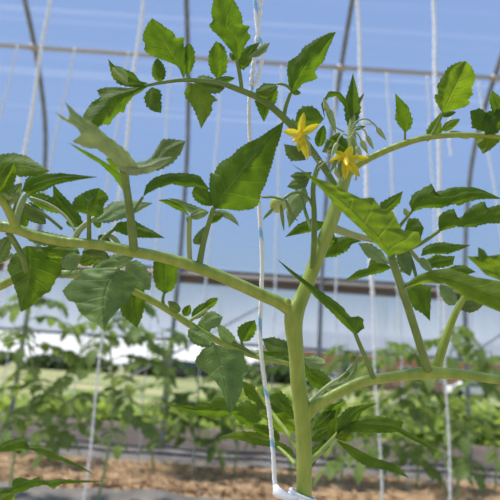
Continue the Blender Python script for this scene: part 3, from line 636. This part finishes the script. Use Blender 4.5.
# ------------------------------------------------------------------ twines
def twine_mat():
    m, nt, N, L = nodes('blue_white_twine')
    tc = N('ShaderNodeTexCoord'); nz = N('ShaderNodeTexWave', _Scale=14.0, _Distortion=6.0); nz.bands_direction = 'DIAGONAL'; L(tc.outputs['Object'], nz.inputs['Vector'])
    r = ramp(nt, [(.9, (.95, .96, .97)), (.98, (.3, .6, .85))]); L(nz.outputs[0], r.inputs[0])
    b = N('ShaderNodeBsdfPrincipled', _Roughness=.5); L(r.outputs[0], b.inputs['Base Color'])
    o = N('ShaderNodeOutputMaterial'); L(b.outputs[0], o.inputs[0]); return m
BTW = twine_mat()
def twisted(pts3, r, turns, mat, label, parent=None, name='twine', strands=2):
    m = MB(); n = len(pts3)
    for s in range(strands):
        out = []
        for i, p in enumerate(pts3):
            t = i/(n-1)*turns*2*math.pi+s*2*math.pi/strands
            out.append(Vector(p)+Vector((math.cos(t), math.sin(t), 0))*r*.8)
        m.tube(out, [r if (p.z > 1.12 or r < .002) else r*.36 for p in out], 6)
    o = m.build(name, mat, parent)
    if label: tag(o, label, 'twine', 'white support twines')
    return o
near = catmull([(256,-60,.47),(255,-5,.46),(257,25,.455),(262,55,.45),(257,80,.45),(250,95,.45),(250,140,.45),(257,180,.447),(260,220,.44),(262,260,.437),(261,300,.433),(260,335,.43),(263,370,.425),(269,410,.42),(273,450,.415),(275,485,.41),(278,497,.402)], 14)
near2 = catmull([(262,-60,.47),(261,-5,.46),(258,30,.455),(254,60,.45),(251,85,.45)], 14)
_t = P(*near[0]); _top = Vector((_t.x+.01, _t.y+.25, 2.8))
MT = twisted([_top.lerp(_t, i/160) for i in range(161)] + [P(*a) for a in near][1:], .0012, 95, BTW, 'white and blue twine hanging just left of the main stem', strands=3)
m = MB(); m.tube([(-3.5, _top.y, 2.8), (3.5, _top.y, 2.8)], .002, 6); tag(m.build('trellis_wire', STEEL), 'thin steel trellis wire over the foreground plant, above the top of the photo', 'wire')
MT['group'] = 'white support twines'
twisted([P(*a) for a in near2], .0013, 7, TWINE, None, MT, 'loose_strand')
# loop round the stem
m = MB(); c = P(304, 495, .40)
for dz, rr in ((0, .0095), (-.0022, .010), (-.0044, .0098)):
    m.tube([c+Vector((math.cos(t*.3)*rr-.001, math.sin(t*.3)*rr, dz+.003*math.cos(t*.3)*-1)) for t in range(22)], .0014, 8)
m.tube([P(276, 486, .405), P(277, 492, .40), P(285, 496, .392), P(296, 500, .385)], [.002, .004, .003, .002], 8)
m.build('knot', TWINE, MT)
# trellis wires above the rows
def string(a, b, Y, r, label, ztop=None, zbot=0.02, mat=TWINE, turns=40):
    A, B = atY(*a, Y), atY(*b, Y); d = (B-A)/(B.z-A.z)
    top = A+d*((ztop if ztop else A.z)-A.z); bot = A+d*(zbot-A.z)
    n = 120; return twisted([top.lerp(bot, i/n)+Vector((.004*math.sin(i*.21+a[0]), 0, 0)) for i in range(n+1)], r, turns, mat, label)
YN, YF = 2.3, 3.75
zN = 2.8
for (a, b, lab) in (((50,0),(25,150),'bright white twine at the left, leaning beside the first hoop'), ((143,0),(124,160),'bright white twine left of the second hoop'), ((357,0),(366,180),'bright white twine above the growing tip'), ((433,0),(442,260),'bright white twine left of the upright right leaflet')):
    string(a, b, YN, .0066, lab, zN)
m = MB(); m.tube([(-3.5, YN, zN), (3.5, YN, zN)], .002, 6); tag(m.build('trellis_wire', STEEL), 'thin steel trellis wire above the near row, over the top of the photo', 'wire')
fs = [((18,46),(-2,125)), ((75,48),(48,172)), ((129,52),(106,195)), ((172,56),(160,200)), ((223,60),(208,260)), ((282,66),(276,250)), ((335,70),(336,250)), ((387,73),(396,250)), ((427,76),(436,250)), ((478,82),(496,200))]
labs = ['faint far twine at the left edge', 'faint far twine just right of the leftmost hoop', 'faint far twine under the top left terminal leaflet', 'faint far twine just left of the second hoop', 'faint far twine right of the second hoop', 'faint far twine behind the green fruit', 'faint far twine behind the main stem top', 'faint far twine below the small upright leaflet', 'faint far twine close beside the bright right twine', 'faint far twine at the right edge']
for (a, b), lab in zip(fs, labs):
    string(a, b, YF, .006, lab, None, .02, TWINEF)
m = MB(); zf = atY(250, 60, YF).z; m.tube([(-3.6, YF, zf), (3.6, YF, zf)], .0025, 6); tag(m.build('trellis_wire', STEEL), 'thin steel trellis wire of the far row, hidden along the purlin', 'wire')
string((449,84),(450,156),3.2,.004,'short white twine end hanging free at the right',None,atY(450,156,3.2).z,TWINE,10)

# ------------------------------------------------------------------ row plants
def blade(m, b, d, nrm, ln, w, RR):
    d = d.normalized(); s = d.cross(nrm).normalized(); n = s.cross(d).normalized(); N_ = 7
    vs, uv = [], []
    for i in range(N_+1):
        t = i/N_; h = w/2*(max(t, .001)**.5)*((1-t)**.75)*2.2*(1+.22*(1 if i % 2 else -1))
        c = b+d*ln*t-n*ln*.35*t*t
        for u in (-1, 0, 1):
            vs.append(c+s*h*u+n*abs(u)*h*.25); uv.append((u*.5+.5, t))
    m.add(vs, [(i*3+k, i*3+k+1, (i+1)*3+k+1, (i+1)*3+k) for i in range(N_) for k in (0, 1)], uv)
def row_plant(seed, H=1.05, nl=12, cat_label=''):
    RR = random.Random(seed); root = empty('tomato_plant')
    sx, sy = RR.uniform(-.05, .05), RR.uniform(-.04, .04)
    ctrl = [(0, 0, 0), (sx*.5, sy, H*.25), (-sx, sy*.5, H*.5), (sx, -sy, H*.78), (sx*1.3, sy, H)]
    pts = catmull(ctrl, 6); m = MB(); m.tube(pts, [.0085*(1-.6*i/len(pts)) for i in range(len(pts))], 8); m.build('main_stem', STEMR, root)
    for k in range(nl):
        t = .36+.64*(k+.3)/nl; p = Vector(pts[min(int(t*(len(pts)-1)), len(pts)-1)]); az = k*2.4+RR.uniform(-.4, .4)
        ln = RR.uniform(.22, .34)*(1.0 if t < .85 else .6)
        d = Vector((math.cos(az), math.sin(az), RR.uniform(.15, .6))); m = MB(); rp = []
        for i in range(9):
            s = i/8; rp.append(p+Vector((d.x, d.y, 0))*ln*s+Vector((0, 0, d.z*ln*s-ln*.6*s*s)))
        m.tube(rp, [.0032*(1-.6*i/8) for i in range(9)], 5); nst = len(m.v)
        for i in (2, 3, 4, 5, 6, 7):
            a = (rp[i+1]-rp[i-1]).normalized(); sd = a.cross(Vector((0, 0, 1))).normalized()
            for sg in (-1, 1):
                big = i in (2, 4, 6, 7); L_ = RR.uniform(.075, .12) if big else RR.uniform(.02, .035)
                blade(m, rp[i], sd*sg+a*.6+Vector((0, 0, RR.uniform(-.3, .2))), Vector((RR.uniform(-.3, .3), RR.uniform(-.3, .3), 1)), L_, L_*.6, RR)
        blade(m, rp[-1], rp[-1]-rp[-2], Vector((0, 0, 1)), .1, .055, RR)
        m.build('compound_leaf', LB, root)
    return root
protos = [row_plant(1, 1.12, 16), row_plant(2, 1.05, 15), row_plant(3, .95, 13), row_plant(4, 1.15, 17), row_plant(5, .62, 10)]
def copy_tree(o):
    c = o.copy(); COL.objects.link(c)
    for ch in o.children:
        d = ch.copy(); COL.objects.link(d); d.parent = c
    return c
used = set()
def place(k, x, y, rz, sc, label, grp):
    r = protos[k] if k not in used else copy_tree(protos[k]); used.add(k)
    r.location = (x, y, .03); r.rotation_euler = (0, 0, rz); r.scale = (sc,)*3
    tag(r, label, 'tomato plant', grp)
def xat(px, py, Y): return atY(px, py, Y).x
nearp = [(0, 12, 'blurred tomato plant at the left edge beside the leftmost hoop'), (3, 100, 'tall blurred tomato plant tied to twine between the two left hoops'), (2, 385, 'blurred tomato plant seen below the right shoot'), (1, 456, 'blurred tomato plant in front of the right hoop')]
for i, (k, px, lab) in enumerate(nearp):
    place(k, xat(px, 430, 2.75), 2.85, i*1.7, 1.0, lab, 'middle row tomato plants')
farp = [(4, 52, 2, .9), (0, 155, 1, .9), (4, 195, 3, 1.0), (1, 235, 4, .85), (2, 292, .5, 1.0), (3, 340, 2.2, .85), (4, 415, 5, 1.1), (0, 492, 4.1, .9)]
flab = ['small blurred tomato plant in the straw bed at the left', 'blurred tomato plant in the straw bed just left of the second hoop', 'low blurred tomato plant in the straw bed under the pointed dark leaflet', 'blurred tomato plant in the straw bed behind the blue and white twine', 'blurred tomato plant in the straw bed directly behind the main stem', 'blurred tomato plant in the straw bed just right of the main stem', 'low blurred tomato plant in the straw bed below the right shoot', 'blurred tomato plant in the straw bed at the right edge']
for (k, px, rz, sc), lab in zip(farp, flab):
    place(k, xat(px, 460, 3.8), 3.8, rz, sc, lab, 'far row tomato plants')

# close plant at the lower left corner
s0 = P(-40, 500, .6); SP = empty('tomato_plant', (s0.x, s0.y, 0.0)); tag(SP, 'near tomato plant reaching in at the lower left corner, only leaves showing', 'tomato plant')
m = MB(); m.tube([(s0.x, s0.y, 0), (s0.x+.01, s0.y, .3), tuple(P(-40, 470, .6)), tuple(P(-45, 400, .61))], [.007, .007, .006, .003], 10); m.build('main_stem', STEM, SP)
S1 = stalk([(-40,465,.6,4),(-15,455,.59,4),(2,450,.58,3)], STEMD, SP, 'compound_leaf')
leaf([(-2,450),(0,445),(6,441),(15,439),(24,436),(27,440),(25,446),(36,445),(50,448),(54,453),(66,458),(80,465),(96,476)], [(-2,452),(8,452),(20,450),(32,450),(42,454),(50,459),(62,461),(80,468),(96,476)], .58, .54, LF, S1)
S2 = stalk([(-40,490,.6,4),(-10,493,.585,4),(10,494,.57,3)], STEMD, SP, 'compound_leaf')
leaf([(8,495),(12,488),(13,479),(20,477),(30,480),(38,477),(46,481),(60,479),(80,480),(108,481)], [(8,495),(22,492),(34,487),(46,485),(54,489),(61,484),(80,483),(108,481)], .57, .53, LF, S2)
ol((-8,510),(15,494),18,.56,.55,LY,S2); ol((-10,497),(12,488),10,.575,.57,LG,S2)

# ------------------------------------------------------------------ outside
def clump(m, x0, x1, y0, y1, n, hmax, RR, size=.09):
    for i in range(n):
        x = RR.uniform(x0, x1); y = RR.uniform(y0, y1); hh = hmax*(.55+.45*math.sin(x*2.1+y)*math.sin(x*.9+2))
        z = RR.uniform(0, max(hh, .08)); d = Vector((RR.gauss(0, 1), RR.gauss(0, 1), RR.uniform(-.2, 1)))
        blade(m, Vector((x, y, z)), d, Vector((RR.gauss(0, .5), RR.gauss(0, .5), 1)), RR.uniform(.6, 1.4)*size, size*.6, RR)
WEED = leaf_mat('weed_leaf', (.32, .43, .1), (.34, .44, .14), (.55, .68, .12), tw=.42, rough=.6)
m = MB(); clump(m, -8, 8.5, 5.5, 8.0, 17000, .52, random.Random(9), .17)
clump(m, 0.2, 8, 5.6, 9.5, 5000, .66, random.Random(19), .19)
tag(m.build('weeds', WEED), 'thick green weeds growing outside along the open side wall', 'weeds', kind='stuff')
BRICK = simple('pale_brick', (.5, .24, .17), .9, c2=(.62, .36, .27), scale=2.5)
ROOFM = simple('grey_roof', (.34, .35, .38), .8, c2=(.42, .43, .46), scale=3)
PANE = simple('dark_pane', (.05, .07, .09), .15)
WHITE = simple('white_paint', (.8, .8, .8), .4)
b = empty('brick_building', (20, 72, 0)); tag(b, 'long low pinkish brick building with grey roof beyond the weeds on the right', 'building')
m = MB(); m.box((21, 75, 2.1), (36, 12, 4.4)); m.build('wall', BRICK, b, False)
m = MB(); m.add([(2, 68, 4.2), (40, 68, 4.2), (40, 82, 4.2), (2, 82, 4.2), (6, 75, 7.4), (36, 75, 7.4)], [(0, 1, 5, 4), (2, 3, 4, 5), (1, 2, 5), (3, 0, 4), (0, 3, 2, 1)]); m.build('roof', ROOFM, b, False)
for i in range(9):
    m = MB(); m.box((5.5+i*3.9, 68.95, 2.3), (1.5, .12, 1.6)); w = m.build('window', WHITE, b, False)
    m = MB(); m.box((5.5+i*3.9, 68.85, 2.3), (1.2, .06, 1.3)); m.build('pane', PANE, w, False)
def car(x, y, col, label, L_=4.4):
    r = empty('parked_car', (x, y, 0)); tag(r, label, 'car')
    sec = [(-.5, .35), (-.5, .85), (-.46, 1.0), (-.30, 1.05), (-.18, 1.5), (.22, 1.52), (.36, 1.02), (.48, .92), (.5, .7), (.5, .35)]
    m = MB(); vs = [(x+a*L_, y+s*.85*(1 if z < 1.1 else .82), z) for s in (-1, 1) for a, z in sec]; n = len(sec)
    m.add(vs, [tuple(range(n)), tuple(range(2*n-1, n-1, -1))]+[(i, i+n, (i+1) % n+n, (i+1) % n) for i in range(n)]); m.build('body', col, r, False)
    m = MB(); m.add([(x+a*L_, y-.83+.06*(z > 1.2), z) for a, z in ((-.27, 1.08), (.33, 1.05), (.2, 1.42), (-.16, 1.42))], [(0, 1, 2, 3)]); m.v = [v+Vector((0, -.03, 0)) for v in m.v]; m.build('side_window', PANE, r, False)
    for a in (-.3, .31):
        m = MB(); m.tube([(x+a*L_, y-.88, .34), (x+a*L_, y-.6, .34)], .34, 18); m.build('wheel', HOSE, r, False)
DARKC = simple('dark_car_paint', (.03, .035, .045), .25)
car(-4.2, 44, DARKC, 'dark car parked far behind the row plants at centre left')
car(23.5, 55, WHITE, 'white car parked in front of the brick building at the right')
car(7.5, 50, WHITE, 'white car parked far away behind the main stem')
# far hedge
def tree(x, y, h, w, label, seed):
    RR = random.Random(seed); r = empty('distant_tree', (x, y, 0)); tag(r, label, 'tree', 'trees along the far field edge')
    m = MB(); m.tube([(x, y, -.05), (x+.1, y, h*.3), (x, y, h*.6)], [.25, .2, .1], 8); m.build('trunk', simple('bark', (.1, .08, .06), .9) if 'bark' not in bpy.data.materials else bpy.data.materials['bark'], r)
    m = MB()
    for i in range(900):
        a = RR.uniform(0, 6.28); e = RR.uniform(-.9, 1); q = RR.uniform(.6, 1)
        c = Vector((x+w*q*math.cos(a)*math.sqrt(1-e*e*.8), y+w*q*math.sin(a)*math.sqrt(1-e*e*.8), h*.58+h*.42*e*q))
        blade(m, c, Vector((RR.gauss(0, 1), RR.gauss(0, 1), RR.gauss(0, 1))), Vector((RR.gauss(0, 1), RR.gauss(0, 1), 1)), .8, .6, RR)
    m.build('crown', TREEL, r)
TREEL = leaf_mat('tree_leaf', (.08, .12, .05), (.1, .13, .06), (.12, .18, .04), tw=.2)  # distance haze is mixed into this leaf colour by lightening it
for i, (x, h, w, lab) in enumerate(((-31, 1.5, 5, 'low dark bush far away at the left edge'), (-19, 1.2, 5, 'low dark bush far away left of the second hoop'), (-9, 1.4, 4, 'low dark bush far away near the dark car'), (3.5, 1.9, 3.5, 'low dark bush far away behind the blue and white twine'))):
    tree(x, 60, h, w, lab, i+30)

# ------------------------------------------------------------------ light, world, camera
w = bpy.data.worlds.new('sky'); S.world = w; w.use_nodes = True; nt = w.node_tree; nt.nodes.clear()
tc = nt.nodes.new('ShaderNodeTexCoord'); sx = nt.nodes.new('ShaderNodeSeparateXYZ'); nt.links.new(tc.outputs['Generated'], sx.inputs[0])
r = ramp(nt, [(0.0, (.24, .22, .17)), (.497, (.45, .45, .42)), (.502, (1.2, 1.2, 1.25)), (.54, (.85, .92, 1.05)), (.585, (.34, .47, .66)), (.65, (.27, .43, .74)), (.72, (.235, .39, .74)), (1.0, (.12, .26, .64))])
mr = nt.nodes.new('ShaderNodeMapRange'); mr.inputs[1].default_value = -1; mr.inputs[2].default_value = 1; nt.links.new(sx.outputs[2], mr.inputs[0]); nt.links.new(mr.outputs[0], r.inputs[0])
bg = nt.nodes.new('ShaderNodeBackground'); bg.inputs[1].default_value = 1.0; nt.links.new(r.outputs[0], bg.inputs[0])
ow = nt.nodes.new('ShaderNodeOutputWorld'); nt.links.new(bg.outputs[0], ow.inputs[0])
sd = bpy.data.lights.new('sun', 'SUN'); sd.energy = 5.6; sd.angle = math.radians(6); sd.color = (1, .95, .86)
so = bpy.data.objects.new('sun', sd); COL.objects.link(so)
az, el = math.radians(-85), math.radians(62)     # azimuth measured from +y towards +x
dirv = Vector((math.sin(az)*math.cos(el), math.cos(az)*math.cos(el), math.sin(el)))
so.rotation_euler = dirv.to_track_quat('Z', 'Y').to_euler(); so.location = dirv*8
cd = bpy.data.cameras.new('camera'); cam = bpy.data.objects.new('camera', cd); COL.objects.link(cam); S.camera = cam
cd.sensor_fit = 'HORIZONTAL'; cd.sensor_width = 36; cd.lens = 36*F/500; cd.clip_start = .01; cd.clip_end = 1000
from mathutils import Matrix
cam.matrix_world = Matrix(((RT.x, UP.x, -FW.x, CAM.x), (RT.y, UP.y, -FW.y, CAM.y), (RT.z, UP.z, -FW.z, CAM.z), (0, 0, 0, 1)))
cd.dof.use_dof = True; cd.dof.focus_distance = .40; cd.dof.aperture_fstop = 9.5
vsx = S.view_settings; vsx.view_transform = 'Standard'; vsx.look = 'None'; vsx.gamma = 1; vsx.use_curve_mapping = False; vsx.exposure = 0.0
